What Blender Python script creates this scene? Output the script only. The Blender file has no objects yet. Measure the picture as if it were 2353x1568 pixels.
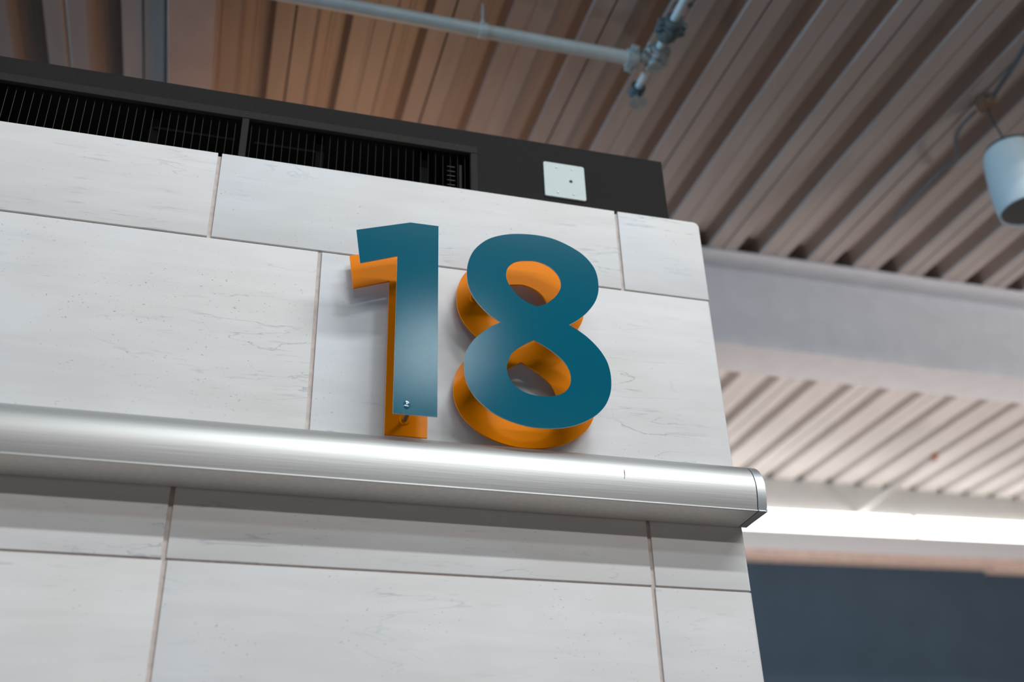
import bpy, bmesh, math, random
from mathutils import Matrix, Vector
random.seed(18)
S = bpy.context.scene
COL = S.collection

# ------------------------------------------------------------------ camera
RIGHT = Vector((0.96330219, -0.26660851, -0.03112545))
DOWN = Vector((0.10829884, 0.49214177, -0.86375218))
FWD = Vector((0.24560182, 0.82868352, 0.50295464))
cam = bpy.data.cameras.new('camera'); camo = bpy.data.objects.new('camera', cam); COL.objects.link(camo)
U, B = -DOWN, -FWD
camo.matrix_world = Matrix(((RIGHT.x, U.x, B.x, 0), (RIGHT.y, U.y, B.y, 0), (RIGHT.z, U.z, B.z, 0), (0, 0, 0, 1)))
cam.sensor_width = 36; cam.lens = 2463.7 / 2353 * 36
cam.clip_start = 0.05; cam.clip_end = 100
cam.dof.use_dof = True; cam.dof.focus_distance = 2.93; cam.dof.aperture_fstop = 1.2
S.camera = camo

# ------------------------------------------------------------------ world, lights, exposure
S.view_settings.view_transform = 'Standard'; S.view_settings.look = 'None'
S.view_settings.gamma = 1; S.view_settings.use_curve_mapping = False
S.view_settings.exposure = -0.10
W = bpy.data.worlds.new('world'); S.world = W; W.use_nodes = True
bg = W.node_tree.nodes['Background']; bg.inputs[0].default_value = (0.92, 0.93, 1.0, 1); bg.inputs[1].default_value = 0.032

def area(name, loc, target, sx, sy, power, col=(1, 1, 1), spread=180):
    l = bpy.data.lights.new(name, 'AREA'); l.shape = 'RECTANGLE'; l.size = sx; l.size_y = sy; l.energy = power; l.color = col; l.spread = math.radians(spread)
    o = bpy.data.objects.new(name, l); COL.objects.link(o); o.location = loc
    o.rotation_euler = (Vector(target) - Vector(loc)).to_track_quat('-Z', 'Y').to_euler()
    return o
# long rows of hall luminaires running parallel to the stone wall, and the broad bright hall ceiling overhead
area('hall_light_row_high', (4.7, -5.6, 9.3), (4.7, 2.5, 1.2), 9.0, 0.30, 1010, (0.95, 0.985, 1.0))
area('hall_light_row_low', (3.0, -14.0, 7.2), (3.0, 2.5, 1.2), 17, 0.45, 900, (1.0, 0.95, 0.91))
area('hall_ceiling_glow', (0.5, -1.6, 9.6), (0.5, -1.6, 0), 20, 6.0, 190, (0.97, 0.98, 1.0))
area('hall_downlight', (1.28, -1.45, 3.60), (0.6, 2.4, 1.4), 0.46, 0.24, 28, (0.76, 0.92, 1.0))
area('side_daylight', (-9.0, 2.2, 2.5), (2.0, 3.4, 3.3), 2.6, 1.2, 330, (0.42, 0.72, 1.0), 120)
area('shop_light', (0.45, 4.15, 2.35), (-0.1, 3.4, 3.4), 0.9, 0.3, 5.5, (1.0, 0.54, 0.26))
area('far_bay_bounce_fill', (6.0, 6.0, -1.2), (6.0, 6.0, 3.6), 9, 2.4, 88, (1.0, 0.90, 0.86), 70)  # added upward fill standing in for warm floor bounce, no fixture here
area('beam_fill', (7.5, -3.0, 0.2), (5.0, 4.4, 3.1), 2.0, 0.6, 30, (0.97, 0.97, 1.0), 60)  # unseen fill added only to brighten the beam face

# ------------------------------------------------------------------ helpers
def link(o, parent=None):
    COL.objects.link(o)
    if parent: o.parent = parent
    return o
def obj(name, bm, m, parent=None, loc=None, smooth=False):
    me = bpy.data.meshes.new(name); bmesh.ops.recalc_face_normals(bm, faces=bm.faces); bm.to_mesh(me); bm.free()
    if smooth:
        for p in me.polygons: p.use_smooth = True
        me.set_sharp_from_angle(angle=math.radians(35))
    me.materials.append(m)
    o = bpy.data.objects.new(name, me); link(o, parent)
    if loc: o.location = loc
    return o
def thing(name, label, cat, loc=(0, 0, 0), group=None, kind=None):
    o = bpy.data.objects.new(name, None); o.empty_display_size = .05; link(o); o.location = loc
    return tag(o, label, cat, group, kind)
def tag(o, label=None, cat=None, group=None, kind=None):
    if label: o['label'] = label
    if cat: o['category'] = cat
    if group: o['group'] = group
    if kind: o['kind'] = kind
    return o
def box(bm, x0, x1, y0, y1, z0, z1, bev=0, seg=1):
    r = bmesh.ops.create_cube(bm, size=1, matrix=Matrix.Translation(((x0+x1)/2, (y0+y1)/2, (z0+z1)/2)) @ Matrix.Diagonal((x1-x0, y1-y0, z1-z0, 1)))
    if bev:
        vs = set(r['verts']); es = [e for e in bm.edges if e.verts[0] in vs and e.verts[1] in vs]
        bmesh.ops.bevel(bm, geom=es, offset=bev, segments=seg, affect='EDGES', profile=.5)
    return r['verts']
def bxo(name, m, dims, parent=None, bev=0, seg=1):
    bm = bmesh.new(); box(bm, *dims, bev=bev, seg=seg); return obj(name, bm, m, parent)
def cyl(bm, a, b, r, n=24, r2=None):
    a, b = Vector(a), Vector(b); d = b - a
    q = d.to_track_quat('Z', 'Y').to_matrix().to_4x4()
    return bmesh.ops.create_cone(bm, cap_ends=True, segments=n, radius1=r, radius2=r if r2 is None else r2, depth=d.length, matrix=Matrix.Translation((a+b)/2) @ q)['verts']
def prism(bm, pts, axis, a, b, cap=True):
    """closed 2-D outline swept along an axis: axis 'x' -> pts are (y,z); 'y' -> (x,z)"""
    f = (lambda p, t: (t, p[0], p[1])) if axis == 'x' else (lambda p, t: (p[0], t, p[1]))
    A = [bm.verts.new(f(p, a)) for p in pts]; Bv = [bm.verts.new(f(p, b)) for p in pts]; n = len(pts)
    for i in range(n): bm.faces.new((A[i], A[(i+1) % n], Bv[(i+1) % n], Bv[i]))
    if cap: bm.faces.new(A); bm.faces.new(Bv)
def tube(bm, pts, r, n=10):
    pts = [Vector(p) for p in pts]; rings = []
    up = Vector((0.3, 0.2, 1)).normalized()
    for i, p in enumerate(pts):
        t = (pts[min(i+1, len(pts)-1)] - pts[max(i-1, 0)]).normalized()
        a = t.cross(up).normalized(); b = t.cross(a).normalized()
        rings.append([bm.verts.new(p + (a*math.cos(2*math.pi*k/n) + b*math.sin(2*math.pi*k/n))*r) for k in range(n)])
    for i in range(len(rings)-1):
        for k in range(n): bm.faces.new((rings[i][k], rings[i][(k+1) % n], rings[i+1][(k+1) % n], rings[i+1][k]))
    bm.faces.new(rings[0]); bm.faces.new(rings[-1])
def crom(P, corners, sub=4, closed=True):
    """Catmull-Rom through closed outline; tangents broken at corner indices"""
    n = len(P); out = []
    for i in range(n):
        p1, p2 = P[i], P[(i+1) % n]
        p0 = P[i-1] if i not in corners else tuple(2*a-b for a, b in zip(p1, p2))
        p3 = P[(i+2) % n] if (i+1) % n not in corners else tuple(2*b-a for a, b in zip(p1, p2))
        for s in range(sub):
            t = s/sub
            out.append(tuple(0.5*((2*b)+(-a+c)*t+(2*a-5*b+4*c-d)*t*t+(-a+3*b-3*c+d)*t**3) for a, b, c, d in zip(p0, p1, p2, p3)))
    return out
def lathe(bm, prof, n=48, c=(0, 0)):
    rings = [[bm.verts.new((c[0]+r*math.cos(2*math.pi*k/n), c[1]+r*math.sin(2*math.pi*k/n), z)) for k in range(n)] for r, z in prof]
    for i in range(len(rings)-1):
        for k in range(n): bm.faces.new((rings[i][k], rings[i][(k+1) % n], rings[i+1][(k+1) % n], rings[i+1][k]))
    return rings

# ------------------------------------------------------------------ materials
def mat(name, col, rough=.5, metal=0, spec=.5, noise=0, nscale=20, bump=0, bscale=200, emit=None, coat=0, stretch=(1, 1, 1)):
    m = bpy.data.materials.new(name); m.use_nodes = True; nt = m.node_tree; N = nt.nodes; L = nt.links
    b = N['Principled BSDF']; b.inputs['Base Color'].default_value = (*col, 1); b.inputs['Roughness'].default_value = rough
    b.inputs['Metallic'].default_value = metal; b.inputs['Specular IOR Level'].default_value = spec
    b.inputs['Coat Weight'].default_value = coat
    if emit: b.inputs['Emission Color'].default_value = (*emit[0], 1); b.inputs['Emission Strength'].default_value = emit[1]
    if noise or bump:
        tc = N.new('ShaderNodeTexCoord'); mp = N.new('ShaderNodeMapping'); mp.inputs['Scale'].default_value = stretch
        L.new(tc.outputs['Object'], mp.inputs['Vector'])
    if noise:
        t = N.new('ShaderNodeTexNoise'); t.inputs['Scale'].default_value = nscale; t.inputs['Detail'].default_value = 4
        L.new(mp.outputs[0], t.inputs['Vector'])
        r = N.new('ShaderNodeMapRange'); r.inputs['From Min'].default_value = .3; r.inputs['From Max'].default_value = .7
        r.inputs['To Min'].default_value = 1-noise; r.inputs['To Max'].default_value = 1+noise; L.new(t.outputs['Fac'], r.inputs['Value'])
        x = N.new('ShaderNodeVectorMath'); x.operation = 'SCALE'; x.inputs[0].default_value = col; L.new(r.outputs[0], x.inputs['Scale'])
        L.new(x.outputs[0], b.inputs['Base Color'])
    if bump:
        t2 = N.new('ShaderNodeTexNoise'); t2.inputs['Scale'].default_value = bscale; t2.inputs['Detail'].default_value = 3
        L.new(mp.outputs[0], t2.inputs['Vector'])
        bp = N.new('ShaderNodeBump'); bp.inputs['Strength'].default_value = bump; bp.inputs['Distance'].default_value = .002
        L.new(t2.outputs['Fac'], bp.inputs['Height']); L.new(bp.outputs[0], b.inputs['Normal'])
    return m

def stone_material():
    m = bpy.data.materials.new('limestone'); m.use_nodes = True; nt = m.node_tree; N = nt.nodes; L = nt.links
    b = N['Principled BSDF']; b.inputs['Roughness'].default_value = .55; b.inputs['Specular IOR Level'].default_value = .35
    tc = N.new('ShaderNodeTexCoord'); oi = N.new('ShaderNodeObjectInfo')
    off = N.new('ShaderNodeVectorMath'); off.operation = 'SCALE'; off.inputs[0].default_value = (7.3, 3.1, 5.7); L.new(oi.outputs['Random'], off.inputs['Scale'])
    add = N.new('ShaderNodeVectorMath'); add.operation = 'ADD'; L.new(tc.outputs['Object'], add.inputs[0]); L.new(off.outputs[0], add.inputs[1])
    def noise(scale, stretch, detail=5, dist=0):
        mp = N.new('ShaderNodeMapping'); mp.inputs['Scale'].default_value = stretch; L.new(add.outputs[0], mp.inputs['Vector'])
        t = N.new('ShaderNodeTexNoise'); t.inputs['Scale'].default_value = scale; t.inputs['Detail'].default_value = detail; t.inputs['Distortion'].default_value = dist
        L.new(mp.outputs[0], t.inputs['Vector']); return t.outputs['Fac']
    def rng(s, a, c, lo, hi):
        r = N.new('ShaderNodeMapRange'); r.inputs['From Min'].default_value = a; r.inputs['From Max'].default_value = c
        r.inputs['To Min'].default_value = lo; r.inputs['To Max'].default_value = hi; L.new(s, r.inputs['Value']); return r.outputs[0]
    def mul(a, c):
        x = N.new('ShaderNodeMath'); x.operation = 'MULTIPLY'; L.new(a, x.inputs[0]); L.new(c, x.inputs[1]); return x.outputs[0]
    cloud = noise(2.6, (1, 1, 1.6), 4)
    bed = noise(9, (.35, 1, 2.6), 6, .6)
    # thin wavy veins that run nearly level: the zero line of a stretched noise
    v = noise(5.5, (.30, 1, 1.7), 6, .9)
    vd = N.new('ShaderNodeMath'); vd.operation = 'SUBTRACT'; vd.inputs[1].default_value = .5; L.new(v, vd.inputs[0])
    va = N.new('ShaderNodeMath'); va.operation = 'ABSOLUTE'; L.new(vd.outputs[0], va.inputs[0])
    vein = rng(va.outputs[0], .0, .007, 1, 0)
    patch = rng(noise(4.3, (.6, 1, 1), 3), .52, .66, 0, 1)
    vein = mul(vein, patch)
    vein2 = rng(noise(42, (.22, 1, 1.9), 5, .4), .60, .70, 0, 1)
    vein2 = mul(vein2, rng(noise(3.1, (.5, 1, 1), 2), .5, .64, 0, 1))
    pits = rng(noise(190, (.55, 1, 1.2), 2), .70, .74, 0, 1)
    pits = mul(pits, rng(noise(5.0, (1, 1, 1), 3), .45, .6, 0, 1))
    c1 = N.new('ShaderNodeMix'); c1.data_type = 'RGBA'; c1.inputs[6].default_value = (.70, .69, .685, 1); c1.inputs[7].default_value = (.73, .735, .745, 1)
    L.new(rng(cloud, .38, .62, 0, 1), c1.inputs[0])
    c2 = N.new('ShaderNodeMix'); c2.data_type = 'RGBA'; c2.blend_type = 'MULTIPLY'; c2.inputs[0].default_value = 1; L.new(c1.outputs[2], c2.inputs[6])
    cb = N.new('ShaderNodeCombineXYZ'); rb = rng(bed, .3, .7, .955, 1.03)
    for i in range(3): L.new(rb, cb.inputs[i])
    L.new(cb.outputs[0], c2.inputs[7])
    def over(prev, fac, col, amt):
        x = N.new('ShaderNodeMix'); x.data_type = 'RGBA'; x.inputs[7].default_value = (*col, 1); L.new(prev, x.inputs[6])
        k = N.new('ShaderNodeMath'); k.operation = 'MULTIPLY'; k.inputs[1].default_value = amt; L.new(fac, k.inputs[0]); L.new(k.outputs[0], x.inputs[0]); return x.outputs[2]
    c = over(c2.outputs[2], vein, (.34, .42, .46), .75)
    c = over(c, vein2, (.38, .41, .45), .42)
    c = over(c, pits, (.20, .18, .17), .7)
    # small per-slab tone difference
    tone = N.new('ShaderNodeVectorMath'); tone.operation = 'SCALE'; L.new(c, tone.inputs[0]); L.new(rng(oi.outputs['Random'], 0, 1, .965, 1.02), tone.inputs['Scale'])
    L.new(tone.outputs[0], b.inputs['Base Color'])
    bp = N.new('ShaderNodeBump'); bp.inputs['Strength'].default_value = .35; bp.inputs['Distance'].default_value = .001; bp.invert = True
    sm = N.new('ShaderNodeMath'); sm.operation = 'MULTIPLY_ADD'; sm.inputs[1].default_value = .4; L.new(noise(120, (.6, 1, 1), 3), sm.inputs[0]); L.new(pits, sm.inputs[2])
    L.new(sm.outputs[0], bp.inputs['Height']); L.new(bp.outputs[0], b.inputs['Normal'])
    return m

M = dict(
    stone=stone_material(),
    grout=mat('grout', (.56, .49, .455), .85, noise=.12, nscale=60),
    teal=mat('teal_paint', (.0005, .105, .165), .125, spec=.14, bump=.05, bscale=700, noise=.04, nscale=300),
    orange=mat('orange_paint', (.92, .245, .0003), .22, spec=.06, bump=.06, bscale=700, noise=.04, nscale=300),
    edge=mat('cut_metal_edge', (.55, .58, .60), .4, metal=.6),
    alu=mat('satin_aluminium', (.52, .53, .525), .50, metal=1, noise=.03, nscale=40, bump=.10, bscale=260, stretch=(.02, 1, 1)),
    alu_under=mat('aluminium_underside', (.80, .77, .74), .6, metal=.85, noise=.04, nscale=60),
    cap=mat('end_cap_aluminium', (.62, .67, .70), .38, metal=.9),
    seal=mat('dark_seal', (.03, .05, .05), .5),
    black=mat('black_painted_panel', (.024, .023, .0225), .8, spec=.05, noise=.08, nscale=90),
    blackframe=mat('black_frame', (.031, .030, .028), .75, spec=.08, noise=.08, nscale=90),
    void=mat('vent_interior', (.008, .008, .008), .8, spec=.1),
    wire=mat('vent_wire', (.009, .0085, .0075), .5, metal=.3),
    inner=mat('vent_inner_metal', (.003, .003, .003), .7, spec=.05),
    white=mat('white_plate', (.48, .55, .54), .5, noise=.02, nscale=30),
    screw=mat('screw_steel', (.22, .24, .24), .4, metal=.8),
    hole=mat('dark_hole', (.01, .02, .02), .7),
    deck=mat('deck_paint', (.415, .35, .32), .48, spec=.45, noise=.06, nscale=6, stretch=(3, .4, 1)),
    deck_lit=mat('deck_paint_lit_copy', (.60, .55, .52), .5, spec=.4, noise=.05, nscale=6, stretch=(3, .4, 1)),  # same deck paint, lightened to carry the far bay's brighter light
    slab=mat('roof_slab', (.06, .055, .05), .9),
    beam=mat('beam_paint', (.76, .74, .75), .6, noise=.04, nscale=8),
    strip=mat('boxed_strip_paint', (.52, .42, .39), .6, noise=.05, nscale=9),
    pipe=mat('pipe_white_paint', (.50, .58, .60), .4, noise=.05, nscale=30),
    fitting=mat('fitting_paint', (.33, .37, .37), .5, noise=.3, nscale=70, bump=.3, bscale=60),
    darkfit=mat('dark_fitting', (.07, .10, .11), .5, noise=.3, nscale=60),
    cable=mat('dark_cable', (.03, .035, .04), .5),
    conduit=mat('grey_conduit', (.13, .135, .14), .45, metal=.3),
    brass=mat('rusty_box', (.20, .12, .075), .6, noise=.3, nscale=60),
    rust=mat('sprinkler_bulb', (.45, .16, .07), .5),
    lampw=mat('lamp_shade_paint', (.47, .54, .56), .5),
    lampi=mat('lamp_diffuser_off', (.15, .14, .14), .6),
    lamptop=mat('lamp_dark_top', (.05, .08, .10), .5),  # closed top of the lamp, darker than its body
    fascia=mat('fascia_paint', (.56, .535, .51), .6, noise=.03, nscale=5),
    cornice=mat('cornice_paint', (.80, .78, .77), .5),
    brown=mat('brown_strip', (.88, .64, .53), .6, noise=.10, nscale=14),
    slate=mat('slate_blue_panel', (.075, .115, .155), .65, spec=.2, noise=.06, nscale=3),
    lens=mat('lit_lens', (.9, .9, .9), .5, emit=((.97, 1.0, .98), 4.0)),
    floor=mat('terrazzo_floor', (.17, .145, .13), .5, noise=.1, nscale=30),
    mark=mat('red_brown_scrape', (.10, .03, .02), .7),
)

# ------------------------------------------------------------------ floor and stone pier
WY = 2.53           # face of the stone
fl = bxo('floor', M['floor'], (-16, 18, -14, 12, -1.75, -1.6)); tag(fl, kind='structure')
XE = 1.3925
ZR = [2.058, 1.7605, 1.1500, .8410, .2310, -.078, -.688, -.993, -1.6]
A1 = [-2.545, -1.329, -.110, 1.1090, XE]; B1 = [-2.24, -1.024, .1946, XE]
ROWS = [A1, B1, [-2.545, -1.329, -.1135, 1.112, XE], A1, [-2.24, -1.024, .1946, XE], A1, B1, A1]
core = bxo('wall_front', M['grout'], (-2.545, XE-.006, WY+.0065, WY+.95, -1.6, 2.050)); tag(core, kind='structure')
J, JZ = .0056, .0030
def tile_mesh(w, h, t=.03, ends=''):
    bm = bmesh.new(); box(bm, 0, w, 0, t, 0, h)
    es = list(bm.edges)
    if 'R' in ends:   # softened arris on the free vertical corner
        e = [e for e in bm.edges if all(abs(v.co.x-w) < 1e-6 and abs(v.co.y) < 1e-6 for v in e.verts)]
        bmesh.ops.bevel(bm, geom=e, offset=.008, segments=3, affect='EDGES', profile=.5)
    if 'T' in ends:
        e = [e for e in bm.edges if all(v.co.x > w-.0085 and v.co.z > h-1e-6 for v in e.verts) and abs(e.verts[0].co.x-e.verts[1].co.x) < 1e-6]
    e = [e for e in bm.edges if all(v.co.y < 1e-6 for v in e.verts)]
    bmesh.ops.bevel(bm, geom=e, offset=.0016, segments=2, affect='EDGES', profile=.5)
    return bm
for r, xs in enumerate(ROWS):
    z1, z0 = ZR[r]-(JZ if r else 0), ZR[r+1]+JZ
    for i in range(len(xs)-1):
        x0 = xs[i]+(J if i else 0); last = i == len(xs)-2; x1 = xs[i+1]-(0 if last else J)
        if last and r == 0:   # the top corner slab, rounded at its outer corner
            rr = .016; w, h = x1-x0, z1-z0
            pts = [(0, 0), (w, 0)]+[(w-rr+rr*math.cos(a), h-rr+rr*math.sin(a)) for a in [math.pi/2*k/6 for k in range(7)]]+[(0, h)]
            bm = bmesh.new(); prism(bm, pts, 'y', 0, .03)
            e = [e for e in bm.edges if all(v.co.y < 1e-6 for v in e.verts)]
            bmesh.ops.bevel(bm, geom=e, offset=.0016, segments=2, affect='EDGES', profile=.5)
        else:
            bm = tile_mesh(x1-x0, z1-z0, ends='R' if last else '')
        o = obj('stone_slab', bm, M['stone'], core, (x0, WY, z0), smooth=True)
    # slabs on the return face of the pier
    for y0, y1 in ((WY+.033, WY+.49), (WY+.50, WY+.95)):
        bm = bmesh.new(); box(bm, 0, .028, 0, y1-y0, 0, z1-z0, bev=.0015)
        obj('stone_slab', bm, M['stone'], core, (XE-.028, y0, z0))

# ------------------------------------------------------------------ ceiling: ribbed steel deck in two bays
P = .3048
ceil = bpy.data.meshes.new('ceiling'); bmc = bmesh.new()
box(bmc, -3.0, 8.0, 2.05, 4.70, 3.46, 3.60); box(bmc, -3.0, 12.0, 4.62, 4.70, 3.36, 3.80); box(bmc, -3.0, 12.0, 4.62, 10.0, 3.83, 3.95)
box(bmc, -3.0, 12.0, 8.30, 8.36, 3.60, 3.83)
ceiling = obj('ceiling', bmc, M['slab']); tag(ceiling, kind='structure')
REF = [(-8, -2.92, -.008), (-2, -1.122, -.008), (0, -.522, -.010), (2, .078, -.002), (4, .679, -.015), (6, 1.286, -.024), (8, 1.893, -.024), (10, 2.493, -.023),
       (11, 2.803, -.03), (12, 3.09, -.03), (13, 3.377, -.03), (14, 3.667, -.03), (15, 3.95, -.03), (16, 4.233, -.03), (17, 4.51, -.03), (26, 7.1, -.03)]
def x1fun(k, y):
    for (a, xa, da), (b, xb, db) in zip(REF, REF[1:]):
        if k <= b or b == 26:
            t = (k-a)/(b-a); return xa+(xb-xa)*t + (da+(db-da)*t)*(y-4.3)
def x2fun(k, y):
    k -= .5; return 4.7591+k*P-.0018*k*k-.0408*(1-.0053*k)*(y-7)
def deck_sheet(name, fx, k0, k1, y0, y1, z, m, low=.265, run=.07, h=.09, lap=True):
    """one sheet: from flange centre k0 to flange centre k1, bottoms at z, ribs rising h; a real folded profile with thickness"""
    prof = []
    k = k0
    lip = .010
    prof.append((k0, lip*1.3, .0035)); prof.append((k0, -.002, .0035))
    while k < k1:
        if k > k0:   # small stiffening groove along the middle of the flange
            prof += [(k-.035, 0, 0), (k-.015, .005, 0), (k+.015, .005, 0), (k+.035, 0, 0)]
        prof += [(k+low, 0, 0), (k+low+run, h, 0)]
        prof += [(k+.46, h, 0), (k+.48, h-.004, 0), (k+.52, h-.004, 0), (k+.54, h, 0)]
        prof += [(k+1-low-run, h, 0), (k+1-low, 0, 0)]
        k += 1
    prof.append((k1, 0, -.0035)); prof.append((k1, lip, -.0035))
    bm = bmesh.new(); th = .0015
    ys = [y0, (y0+y1)/2, y1]
    lo = [[bm.verts.new((fx(k, y)+dx, y, z+zz)) for k, zz, dx in prof] for y in ys]
    hi = [[bm.verts.new((fx(k, y)+dx, y, z+zz+th)) for k, zz, dx in prof] for y in ys]
    n = len(prof)
    for j in range(2):
        for i in range(n-1):
            bm.faces.new((lo[j][i], lo[j][i+1], lo[j+1][i+1], lo[j+1][i])); bm.faces.new((hi[j][i], hi[j+1][i], hi[j+1][i+1], hi[j][i+1]))
        bm.faces.new((lo[j][0], lo[j+1][0], hi[j+1][0], hi[j][0])); bm.faces.new((lo[j][-1], hi[j][-1], hi[j+1][-1], lo[j+1][-1]))
    for j in (0, 2):
        for i in range(n-1): bm.faces.new((lo[j][i], lo[j][i+1], hi[j][i+1], hi[j][i]))
    return obj(name, bm, m, ceiling)
for k in range(-8, 24, 2): deck_sheet('deck_sheet', x1fun, k, k+2, 2.1, 4.62, 3.35, M['deck'])
for k in range(-10, 20, 2): deck_sheet('deck_sheet', x2fun, k, k+2, 4.74, 8.25, 3.718, M['deck_lit'], low=.33, run=.06)

# ------------------------------------------------------------------ beams and the far wall
bw = thing('ceiling_beam', 'grey boxed steel beam crossing between the two ribbed ceiling bays', None, (4, 4.46, 2.84), kind='structure')
def bp_(name, m, d): 
    o = bxo(name, m, (d[0]-4, d[1]-4, d[2]-4.46, d[3]-4.46, d[4]-2.84, d[5]-2.84), bw); return o
bp_('web', M['beam'], (-3, 12, 4.461, 4.485, 2.855, 3.336)); bp_('web', M['beam'], (-3, 12, 4.70, 4.72, 2.855, 3.72))
bp_('flange', M['beam'], (-3, 12, 4.450, 4.735, 2.835, 2.855)); bp_('flange', M['beam'], (-3, 12, 4.305, 4.615, 3.336, 3.35))
st = bxo('ceiling_strip', M['strip'], (-.402, -.225, 2.2, 4.30, 3.22, 3.349), bev=.002)
tag(st, 'pale mauve boxed strip running under the ribbed deck above the vent', kind='structure')
wb = bxo('wall_back', M['slate'], (-3.0, 12, 8.02, 8.2, -1.6, 3.1)); tag(wb, kind='structure')
for x, z in ((4.99, 2.90), (5.42, 2.915), (5.86, 2.88), (6.83, 2.865)):
    bm = bmesh.new(); cyl(bm, (x, 8.022, z), (x, 8.012, z), .016, 10, .012); obj('bolt_head', bm, M['slate'], wb)
# everything that hangs on the far wall head sits very slightly out of level, as seen
TW = Matrix.Translation((4.4, 7.98, 3.15)) @ Matrix.Rotation(-math.radians(1.35), 4, 'Y') @ Matrix.Translation((-4.4, -7.98, -3.15))
fa = bxo('trim_1', M['fascia'], (-3.0, 12, 7.98, 8.10, 3.1, 3.717)); tag(fa, kind='structure')
bm = bmesh.new()
prism(bm, [(7.99, 3.165), (7.86, 3.165), (7.845, 3.12), (7.848, 3.06), (7.858, 3.015), (7.875, 2.998), (7.99, 2.998)], 'x', -3.0, 12)
co = obj('trim_2', bm, M['cornice'], smooth=True); co.matrix_world = TW; tag(co, kind='structure')
bm = bmesh.new(); box(bm, -3.0, 12, 7.88, 8.03, 2.930, 2.997); box(bm, 6.80, 12, 7.89, 8.03, 2.897, 2.930)
br = obj('trim_3', bm, M['brown']); br.matrix_world = TW; tag(br, kind='structure')
for i, (x0, x1) in enumerate(((3.62, 6.060), (6.066, 8.50))):
    lt = thing('linear_light', ['lit white linear light, length running from behind the stone pier', 'lit white linear light, length beyond the butt joint toward the frame edge'][i], 'ceiling light', (x0, 7.98, 3.17))
    lt.matrix_world = TW @ Matrix.Translation((x0, 7.98, 3.17))
    w = x1-x0
    bm = bmesh.new(); prism(bm, [(-.002, .0), (-.10, .0), (-.125, .02), (-.13, .09), (-.12, .165), (-.09, .195), (-.002, .195)], 'x', .006, w-.006)
    obj('lens', bm, M['lens'], lt, smooth=True)
    for q in (0, w-.006): obj('end_plate', (lambda b_: (box(b_, q, q+.006, -.1305, 0, .001, .196), b_)[1])(bmesh.new()), M['conduit'], lt)

# ------------------------------------------------------------------ black bulkhead with the vent opening
BY = 2.56
bk = thing('vent_bulkhead', 'long black bulkhead box on top of the stone wall with a wire-screened vent opening', 'vent', (.3, BY, 2.05))
def K(name, m, d, bev=.0): 
    bm = bmesh.new()
    for q in (d if isinstance(d[0], tuple) else (d,)): box(bm, q[0]-.3, q[1]-.3, q[2]-BY, q[3]-BY, q[4]-2.05, q[5]-2.05, bev=bev)
    return obj(name, bm, m, bk)
OX0, OX1, OZ1 = -.752, .644, 2.229
K('front_panel', M['black'], ((-2.5, OX0-.02, BY, BY+.004, 2.052, 2.320), (OX0-.02, OX1+.022, BY, BY+.004, OZ1+.028, 2.320), (OX1+.022, 1.305, BY, BY+.004, 2.052, 2.320)))
K('casing', M['black'], ((-2.5, 1.300, BY+.0045, BY+.80, 2.300, 2.316), (1.290, 1.303, BY+.0045, BY+.80, 2.052, 2.300), (-2.5, 1.290, BY+.79, BY+.80, 2.052, 2.300)), bev=.002)
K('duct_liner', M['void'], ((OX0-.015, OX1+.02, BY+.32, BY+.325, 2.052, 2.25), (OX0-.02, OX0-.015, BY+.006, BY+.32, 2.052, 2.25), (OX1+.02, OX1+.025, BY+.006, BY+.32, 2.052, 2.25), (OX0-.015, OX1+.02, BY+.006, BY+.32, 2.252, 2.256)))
K('vent_frame', M['blackframe'], (OX0-.02, OX1+.022, BY-.003, BY+.012, OZ1, OZ1+.028), .0012)
K('vent_frame', M['blackframe'], (OX1, OX1+.022, BY-.003, BY+.012, 2.052, OZ1-.0005), .0012)
K('vent_frame', M['blackframe'], (OX0-.02, OX0, BY-.003, BY+.012, 2.052, OZ1-.0005), .0012)
K('vent_mullion', M['blackframe'], (-.061, -.041, BY-.002, BY+.012, 2.052, OZ1-.0005), .0012)
for x in (-.31, .178, .503): K('inner_post', M['inner'], (x-.012, x+.012, BY+.05, BY+.07, 2.052, 2.251))
K('inner_rail', M['inner'], ((-.31, -.075, BY+.045, BY+.05, 2.175, 2.183), (-.02, .165, BY+.045, BY+.05, 2.175, 2.183)))
for dz in (0, .018, .036, .054, .072): K('inner_clip', M['wire'], (.575, .60, BY+.03, BY+.032, 2.115+dz, 2.117+dz))
bm = bmesh.new(); cyl(bm, (.618-.3, .035, .012), (.618-.3, .035, .15), .006, 10); obj('inner_bracket', bm, M['wire'], bk, smooth=True)
x = OX0+.012
wm = None
while x < OX1-.006:
    if not (-.066 < x < -.036):
        if wm is None:
            bm = bmesh.new(); cyl(bm, (0, 0, 0), (0, 0, .185), .0010, 6); o = obj('vent_wire', bm, M['wire'], bk, smooth=True); wm = o.data
        else:
            o = bpy.data.objects.new('vent_wire', wm); link(o, bk)
        o.location = (x-.3, .016, .004)
    x += .0236
for x, z, r in ((-.051, 2.243, .0032), (.018, 2.256, .0016), (.60, 2.246, .0022)):
    bm = bmesh.new(); cyl(bm, (x-.3, -.0005, z-2.05), (x-.3, -.005, z-2.05), r, 10, r*.6); obj('rivet', bm, M['wire'], bk)

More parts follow.
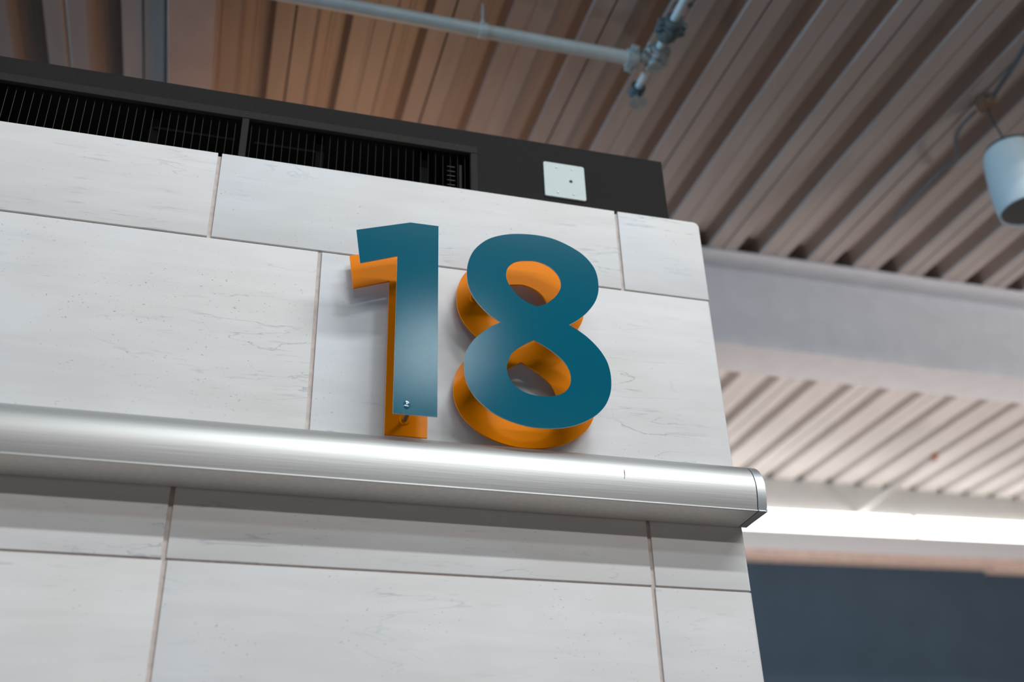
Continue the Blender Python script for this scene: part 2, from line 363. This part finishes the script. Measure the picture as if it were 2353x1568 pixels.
# ------------------------------------------------------------------ blank cover plate
cp = thing('cover_plate', 'small white square cover plate screwed to the black panel, with one hole', 'wall plate', (.953, BY, 2.170))
hw, hh, rr = .0685, .0685, .005
pts = []
for cx, cz, a0 in ((hw-rr, hh-rr, 0), (-hw+rr, hh-rr, 90), (-hw+rr, -hh+rr, 180), (hw-rr, -hh+rr, 270)):
    pts += [(cx+rr*math.cos(math.radians(a0+15*k)), cz+rr*math.sin(math.radians(a0+15*k))) for k in range(7)]
bm = bmesh.new(); prism(bm, pts, 'y', -.006, -.0005)
e = [e for e in bm.edges if all(v.co.y < -.0059 for v in e.verts)]
bmesh.ops.bevel(bm, geom=e, offset=.0008, segments=2, affect='EDGES')
obj('plate', bm, M['white'], cp, smooth=True)
for u, v in ((.31, .13), (.70, .13), (.31, .87), (.70, .87)):
    bm = bmesh.new(); x, z = (u-.5)*2*hw, (.5-v)*2*hh
    cyl(bm, (x, -.0061, z), (x, -.0075, z), .0036, 14, .0024); obj('screw', bm, M['screw'], cp)
bm = bmesh.new(); cyl(bm, (.15*2*hw, -.0061, 0.001), (.15*2*hw, -.0064, 0.001), .0058, 20); obj('hole_plug', bm, M['hole'], cp)

# ------------------------------------------------------------------ numerals: teal face plate on standoffs over an orange back plate
ONE= [(0.2747, 1.7325), (0.4217, 1.7821), (0.5026, 1.7829), (0.4992, 1.1928), (0.3868, 1.1913), (0.389, 1.6646), (0.2891, 1.627)]
EIGHT= [(0.6726, 1.4928), (0.6422, 1.5127), (0.6181, 1.5364), (0.5989, 1.5621), (0.5859, 1.5936), (0.5811, 1.6241), (0.5821, 1.6583), (0.5891, 1.6889), (0.601, 1.7157), (0.6194, 1.7399), (0.6433, 1.7615), (0.6737, 1.7779), (0.7065, 1.7889), (0.7351, 1.7946), (0.7659, 1.7978), (0.799, 1.7982), (0.832, 1.7945), (0.8626, 1.7852), (0.893, 1.7713), (0.9188, 1.7553), (0.9397, 1.7341), (0.9547, 1.7096), (0.9616, 1.6828), (0.9629, 1.6553), (0.9611, 1.6327), (0.9537, 1.6069), (0.9422, 1.5845), (0.9276, 1.5643), (0.9135, 1.548), (0.8906, 1.527), (0.8664, 1.5095)] + [(0.8888, 1.4974), (0.9157, 1.4783), (0.9397, 1.4546), (0.9582, 1.429), (0.9702, 1.4027), (0.9757, 1.3732), (0.9761, 1.3461), (0.9728, 1.3189), (0.9647, 1.294), (0.9521, 1.2702), (0.9342, 1.2488), (0.9132, 1.2311), (0.8876, 1.2157), (0.86, 1.2032), (0.8304, 1.1947), (0.799, 1.1899), (0.7678, 1.1881), (0.737, 1.1894), (0.7042, 1.1957), (0.6716, 1.2062), (0.6415, 1.2213), (0.6162, 1.2415), (0.5955, 1.2635), (0.5806, 1.2901), (0.5726, 1.3164), (0.5701, 1.3449), (0.572, 1.3716), (0.5794, 1.3992), (0.5929, 1.4224), (0.6125, 1.4466), (0.6423, 1.4739)]
H1= [(0.775, 1.5567), (0.7521, 1.5655), (0.7294, 1.5792), (0.7112, 1.5995), (0.6991, 1.6184), (0.6923, 1.6381), (0.6929, 1.6578), (0.6987, 1.6747), (0.712, 1.6904), (0.7295, 1.7006), (0.7535, 1.706), (0.7795, 1.7083), (0.8054, 1.7021), (0.8266, 1.6903), (0.842, 1.6726), (0.8496, 1.6538), (0.8502, 1.6341), (0.8455, 1.6187), (0.8347, 1.6), (0.821, 1.5848), (0.7988, 1.566)]
H2= [(0.7637, 1.4493), (0.7868, 1.437), (0.811, 1.4221), (0.835, 1.4031), (0.8513, 1.3833), (0.8601, 1.3626), (0.8621, 1.344), (0.8599, 1.3278), (0.8506, 1.3095), (0.8363, 1.296), (0.8162, 1.2865), (0.7916, 1.2815), (0.7648, 1.2805), (0.7361, 1.2859), (0.7125, 1.2982), (0.6951, 1.3172), (0.6873, 1.3374), (0.6855, 1.3584), (0.691, 1.3791), (0.7014, 1.4006), (0.7192, 1.4191), (0.742, 1.4356)]

ONE = [(.2745, 1.7330), (.4217, 1.7822), (.5010, 1.7828), (.5000, 1.1920), (.3876, 1.1918), (.3882, 1.6650), (.2888, 1.6270)]
YF, YB = 2.369, 2.495
def plate(name, outer, holes, y, t, m, me_, parent, ox, oz):
    bm = bmesh.new(); loops = []
    for L_ in [outer]+holes:
        vs = [bm.verts.new((px-ox, y-WY, pz-oz)) for px, pz in L_]
        loops.append([bm.edges.new((vs[i], vs[(i+1) % len(vs)])) for i in range(len(vs))])
    bmesh.ops.triangle_fill(bm, use_beauty=True, use_dissolve=False, edges=[e for l in loops for e in l])
    bmesh.ops.recalc_face_normals(bm, faces=bm.faces)
    faces = list(bm.faces)
    r = bmesh.ops.extrude_face_region(bm, geom=faces)
    vs = [v for v in r['geom'] if isinstance(v, bmesh.types.BMVert)]
    bmesh.ops.translate(bm, verts=vs, vec=(0, t, 0))
    bmesh.ops.recalc_face_normals(bm, faces=bm.faces)
    o = obj(name, bm, m, parent)
    o.data.materials.append(me_)
    for p in o.data.polygons:
        if abs(p.normal.y) < .5: p.material_index = 1
    return o
def numeral(name, label, outer, holes, studs, ox, oz):
    t = thing(name, label, 'sign numeral', (ox, WY, oz))
    plate('face_plate', outer, holes, YF, .004, M['teal'], M['edge'], t, ox, oz)
    plate('back_plate', outer, holes, YB, .006, M['orange'], M['orange'], t, ox, oz)
    for x, z in studs:
        x -= ox; z -= oz
        bm = bmesh.new(); cyl(bm, (x, YF+.004-WY, z), (x, YB-.004-WY, z), .0060, 16)
        cyl(bm, (x, YB+.006-WY, z), (x, -.0005, z), .006, 12); s = obj('standoff', bm, M['screw'], t, smooth=True)
        bm = bmesh.new(); cyl(bm, (x, YB-.0045-WY, z), (x, YB-.0002-WY, z), .0125, 24, .0140); obj('collar', bm, M['orange'], s, smooth=True)
    return t
n1 = numeral('numeral_one', 'straight figure one, teal plate over orange, left of the figure eight', ONE, [], [(.4400, 1.2375), (.452, 1.70)], .44, 1.192)
# small blister pressed up in the teal face over the lower stud
bm = bmesh.new(); bmesh.ops.create_uvsphere(bm, u_segments=24, v_segments=12, radius=1, matrix=Matrix.Translation((.4215-.44, YF-WY-.0002, 1.2185-1.192)) @ Matrix.Diagonal((.0085, .0022, .0125, 1)))
bl = obj('blister', bm, mat('glossy_teal', (.002, .11, .17), .12, spec=.8, coat=.6), n1, smooth=True)
EO = crom(EIGHT, {0, 30}, 3)
HO1, HO2 = crom(H1, {0}, 3), crom(H2, {0}, 3)
numeral('numeral_eight', 'round figure eight with two holes, teal plate over orange back plate', EO, [HO1, HO2],
        [(.6330, 1.6400), (.622, 1.370), (.905, 1.64), (.915, 1.34)], .772, 1.188)

# ------------------------------------------------------------------ aluminium housing along the wall
hs = thing('shutter_housing', 'long satin aluminium housing with a rounded front and flat underside below the numerals', 'housing', (0, WY-.0006, 1.02))
cx, cz, rx, rz = .048, .0665, .082, .085      # in (depth from wall, height above the bottom)
prof = [(0, .153), (.030, .1525)]
for k in range(0, 23):
    a = math.radians(90-k*90/22); prof.append((cx+rx*math.cos(a), cz+rz*math.sin(a)))
prof += [(.130-.0105*(k/8)**1.6, .0665-.0605*k/8) for k in range(1, 9)]
prof += [(.1215, .0045), (.1235, .0035), (.1235, .0015), (.1200, .0010)]
body = prof+[(.1185, .006), (0, .006)]
bm = bmesh.new(); prism(bm, [(-d, z) for d, z in body], 'x', -2.52, 1.3775); obj('front_cover', bm, M['alu'], hs, smooth=True)
bm = bmesh.new(); prism(bm, [(-.1185, .0055), (-.1175, .0015), (-.002, .0), (-.002, .0055)], 'x', -2.52, 1.3775); obj('underside', bm, M['alu_under'], hs)
bm = bmesh.new(); prism(bm, [(-d*.985, .002+z*.985) for d, z in body], 'x', 1.3775, 1.3805); obj('seal', bm, M['seal'], hs)
bm = bmesh.new(); prism(bm, [(-d, z) for d, z in prof]+[(-.002, .0)], 'x', 1.3805, 1.406)
e = [e for e in bm.edges if all(v.co.x > 1.4055 for v in e.verts)]
bmesh.ops.bevel(bm, geom=e, offset=.003, segments=3, affect='EDGES'); obj('end_cap', bm, M['cap'], hs, smooth=True)
bm = bmesh.new()   # a short scrape on the round front
for (x0, a0, a1, w) in ((1.004, 14, 0, .0011), (1.0025, 0, -5, .0007)):
    q = []
    for k in range(7):
        a = math.radians(a0+(a1-a0)*k/6); ww = w*(.5+math.sin(math.pi*k/6)*.6)
        q.append([bm.verts.new((x0-.0012*k/6+s*ww, -(cx+(rx+.0004)*math.cos(a)), cz+(rz+.0004)*math.sin(a))) for s in (-1, 1)])
    for k in range(6): bm.faces.new((q[k][0], q[k][1], q[k+1][1], q[k+1][0]))
obj('scrape', bm, M['mark'], hs)

# ------------------------------------------------------------------ sprinkler pipework under the near bay
def ring_fitting(bm, c, axis, r, w, lugs=True):
    c = Vector(c); ax = Vector(axis).normalized()
    cyl(bm, c-ax*w/2, c+ax*w/2, r, 20); cyl(bm, c-ax*w*.22, c+ax*w*.22, r*1.14, 20)
    if lugs:
        s = ax.cross(Vector((0, .4, 1))).normalized()
        for k in (-1, 1):
            p = c+s*k*r*1.15; q = ax.cross(s)
            cyl(bm, p-q*r*.75, p+q*r*.75, r*.26, 8); cyl(bm, p-ax*w*.3, p+ax*w*.3, r*.4, 8)
pp = thing('sprinkler_pipe', 'white painted sprinkler pipe hanging across the ribbed ceiling above the vent', 'pipe', (.8, 2.945, 3.2))
bm = bmesh.new(); cyl(bm, (-3.6, 0, 0), (.606, 0, 0), .0285, 32); obj('pipe', bm, M['pipe'], pp, smooth=True)
bm = bmesh.new(); ring_fitting(bm, (.630, 0, 0), (1, 0, 0), .038, .05); obj('coupling', bm, M['fitting'], pp, smooth=True)
hg = bmesh.new(); cyl(hg, (0, 0, .03), (0, 0, .15), .0045, 10); obj('hanger_rod', hg, M['pipe'], pp, smooth=True)
bm = bmesh.new(); cyl(bm, (-.014, 0, 0), (.014, 0, 0), .0315, 28); cyl(bm, (0, 0, .028), (0, 0, .05), .011, 10); obj('hanger_ring', bm, M['pipe'], pp, smooth=True)
pb = thing('branch_pipe', 'thin branch pipe with dark fittings ending in a sprinkler head near the ceiling', 'pipe', (1.516, 2.92, 3.2))
bm = bmesh.new(); cyl(bm, (0, -1.2, 0), (0, .19, 0), .0165, 24); obj('pipe', bm, M['pipe'], pb, smooth=True)
bm = bmesh.new(); ring_fitting(bm, (0.004, .012, 0), (0, 1, 0), .036, .05); ring_fitting(bm, (0.004, -.045, 0), (0, 1, 0), .034, .035); cyl(bm, (-.058, 0, 0), (.045, 0, 0), .028, 16); cyl(bm, (.045, 0, 0), (.058, 0, 0), .024, 8); cyl(bm, (0, 0, -.048), (0, 0, .045), .026, 14); cyl(bm, (-.03, .02, -.047), (.035, .02, -.047), .009, 8); obj('tee', bm, M['fitting'], pb, smooth=True)
bm = bmesh.new(); ring_fitting(bm, (.004, -.17, .0), (0, 1, 0), .040, .09); cyl(bm, (.0, -.125, 0), (.0, -.11, 0), .034, 8); cyl(bm, (.0, -.12, .01), (.07, -.15, .02), .012, 10); cyl(bm, (-.045, -.19, .01), (.0, -.17, .0), .016, 10); obj('union', bm, M['darkfit'], pb, smooth=True)
bm = bmesh.new(); cyl(bm, (0, .170, 0), (0, .218, 0), .034, 8); cyl(bm, (0, .20, -.03), (0, .20, .03), .018, 12); obj('elbow', bm, M['darkfit'], pb, smooth=True)
bm = bmesh.new(); cyl(bm, (0, .20, -.03), (0, .20, -.062), .010, 10); cyl(bm, (0, .20, -.062), (0, .20, -.066), .034, 20, .040)
tube(bm, [(-.016, .20, -.03), (-.024, .20, -.045), (-.010, .20, -.062)], .003, 6); tube(bm, [(.016, .20, -.03), (.024, .20, -.045), (.010, .20, -.062)], .003, 6)
obj('sprinkler_head', bm, M['fitting'], pb, smooth=True)
bm = bmesh.new()
tube(bm, [(.03*math.cos(a)-.0, -.29+.02*math.sin(a*.5), .03*math.sin(a)) for a in [math.radians(k*20-60) for k in range(13)]], .0022, 6)
tube(bm, [(.03*math.cos(a)-.0, -.40+.02*math.sin(a*.5), .03*math.sin(a)) for a in [math.radians(k*20-60) for k in range(13)]], .0022, 6)
tube(bm, [(.055, -.26, .05), (.08, -.29, .07), (.12, -.33, .10), (.15, -.38, .125)], .0025, 6)
obj('tie_wire', bm, M['cable'], pb, smooth=True)
bm = bmesh.new(); cyl(bm, (.055, -.262, .045), (.06, -.25, .06), .009, 8); obj('wire_clamp', bm, M['cable'], pb, smooth=True)

# far-bay pipe
fp = thing('sprinkler_pipe', 'pale pipe stub with a reddish sprinkler tip under the bright far ceiling', 'pipe', (5.51, 7.25, 3.425))
bm = bmesh.new(); cyl(bm, (.053, .728, 0), (-.020, -.48, 0), .022, 20); obj('pipe', bm, M['deck_lit'], fp, smooth=True)
bm = bmesh.new(); ring_fitting(bm, (-.022, -.50, 0), (.05, 1, 0), .030, .07); obj('coupling', bm, M['deck_lit'], fp, smooth=True)
bm = bmesh.new(); cyl(bm, (-.026, -.60, 0), (-.022, -.52, 0), .016, 12, .022); cyl(bm, (-.024, -.57, -.03), (-.024, -.57, .03), .012, 10); obj('sprinkler_head', bm, M['rust'], fp, smooth=True)

# ------------------------------------------------------------------ pendant lamp, its junction box, conduit and cable at the right
LX, LY, LZ = 3.177, 2.92, 2.70
pl = thing('pendant_lamp', 'pale bell-shaped pendant lamp with an unlit round opening, hanging at the right edge', 'lamp', (LX, LY, LZ))
bm = bmesh.new(); lathe(bm, [(.108, .012), (.114, .0), (.119, .004), (.1225, .05), (.124, .11), (.122, .18), (.118, .25), (.112, .30), (.104, .325)], 56); obj('shade', bm, M['lampw'], pl, smooth=True)
bm = bmesh.new(); lathe(bm, [(.104, .3255), (.096, .345), (.070, .358), (.030, .365), (.0, .366)], 40); obj('lamp_dark_top', bm, M['lamptop'], pl, smooth=True)
bm = bmesh.new(); cyl(bm, (0, 0, .010), (0, 0, .014), .1075, 48); obj('diffuser', bm, M['lampi'], pl)
bm = bmesh.new(); tube(bm, [(0, 0, .36), (-.01, 0, .43), (-.03, 0, .50), (-.036, 0, .575)], .0045, 8); obj('hanging_rod', bm, M['cable'], pl, smooth=True)
jb = thing('junction_box', 'small rust-tinged junction box under the ceiling above the pendant lamp', 'box', (3.14, 2.92, 3.30))
bm = bmesh.new(); cyl(bm, (0, 0, -.022), (0, 0, .028), .040, 8); cyl(bm, (.0, -.055, 0), (.0, -.035, 0), .016, 12); obj('box_body', bm, M['brass'], jb, smooth=True)
bm = bmesh.new(); cyl(bm, (0, 0, -.0225), (0, 0, -.026), .036, 8); obj('box_lid', bm, M['brass'], jb)
bm = bmesh.new(); tube(bm, [(3.14, 2.865, 3.30), (3.10, 2.66, 3.30), (3.065, 2.50, 3.305), (3.02, 2.2, 3.31), (2.98, 1.95, 3.315)], .011, 12)
cd = obj('conduit', bm, M['conduit'], smooth=True); tag(cd, 'thin grey conduit running along the deck toward the junction box', 'conduit')
bm = bmesh.new(); P_ = [(3.125, 2.972, 3.30), (3.12, 3.01, 3.295), (3.115, 3.06, 3.29), (3.125, 3.12, 3.285), (3.165, 3.18, 3.285), (3.215, 3.24, 3.29), (3.245, 3.29, 3.30), (3.26, 3.34, 3.325), (3.262, 3.42, 3.342), (3.262, 3.6, 3.342), (3.258, 3.9, 3.342)]
tube(bm, crom(P_, {0, len(P_)-1}, 4)[:-4], .0095, 10)
cb_ = obj('cable', bm, M['conduit'], smooth=True); tag(cb_, 'grey cable curving away from the junction box across the ribs', 'cable')
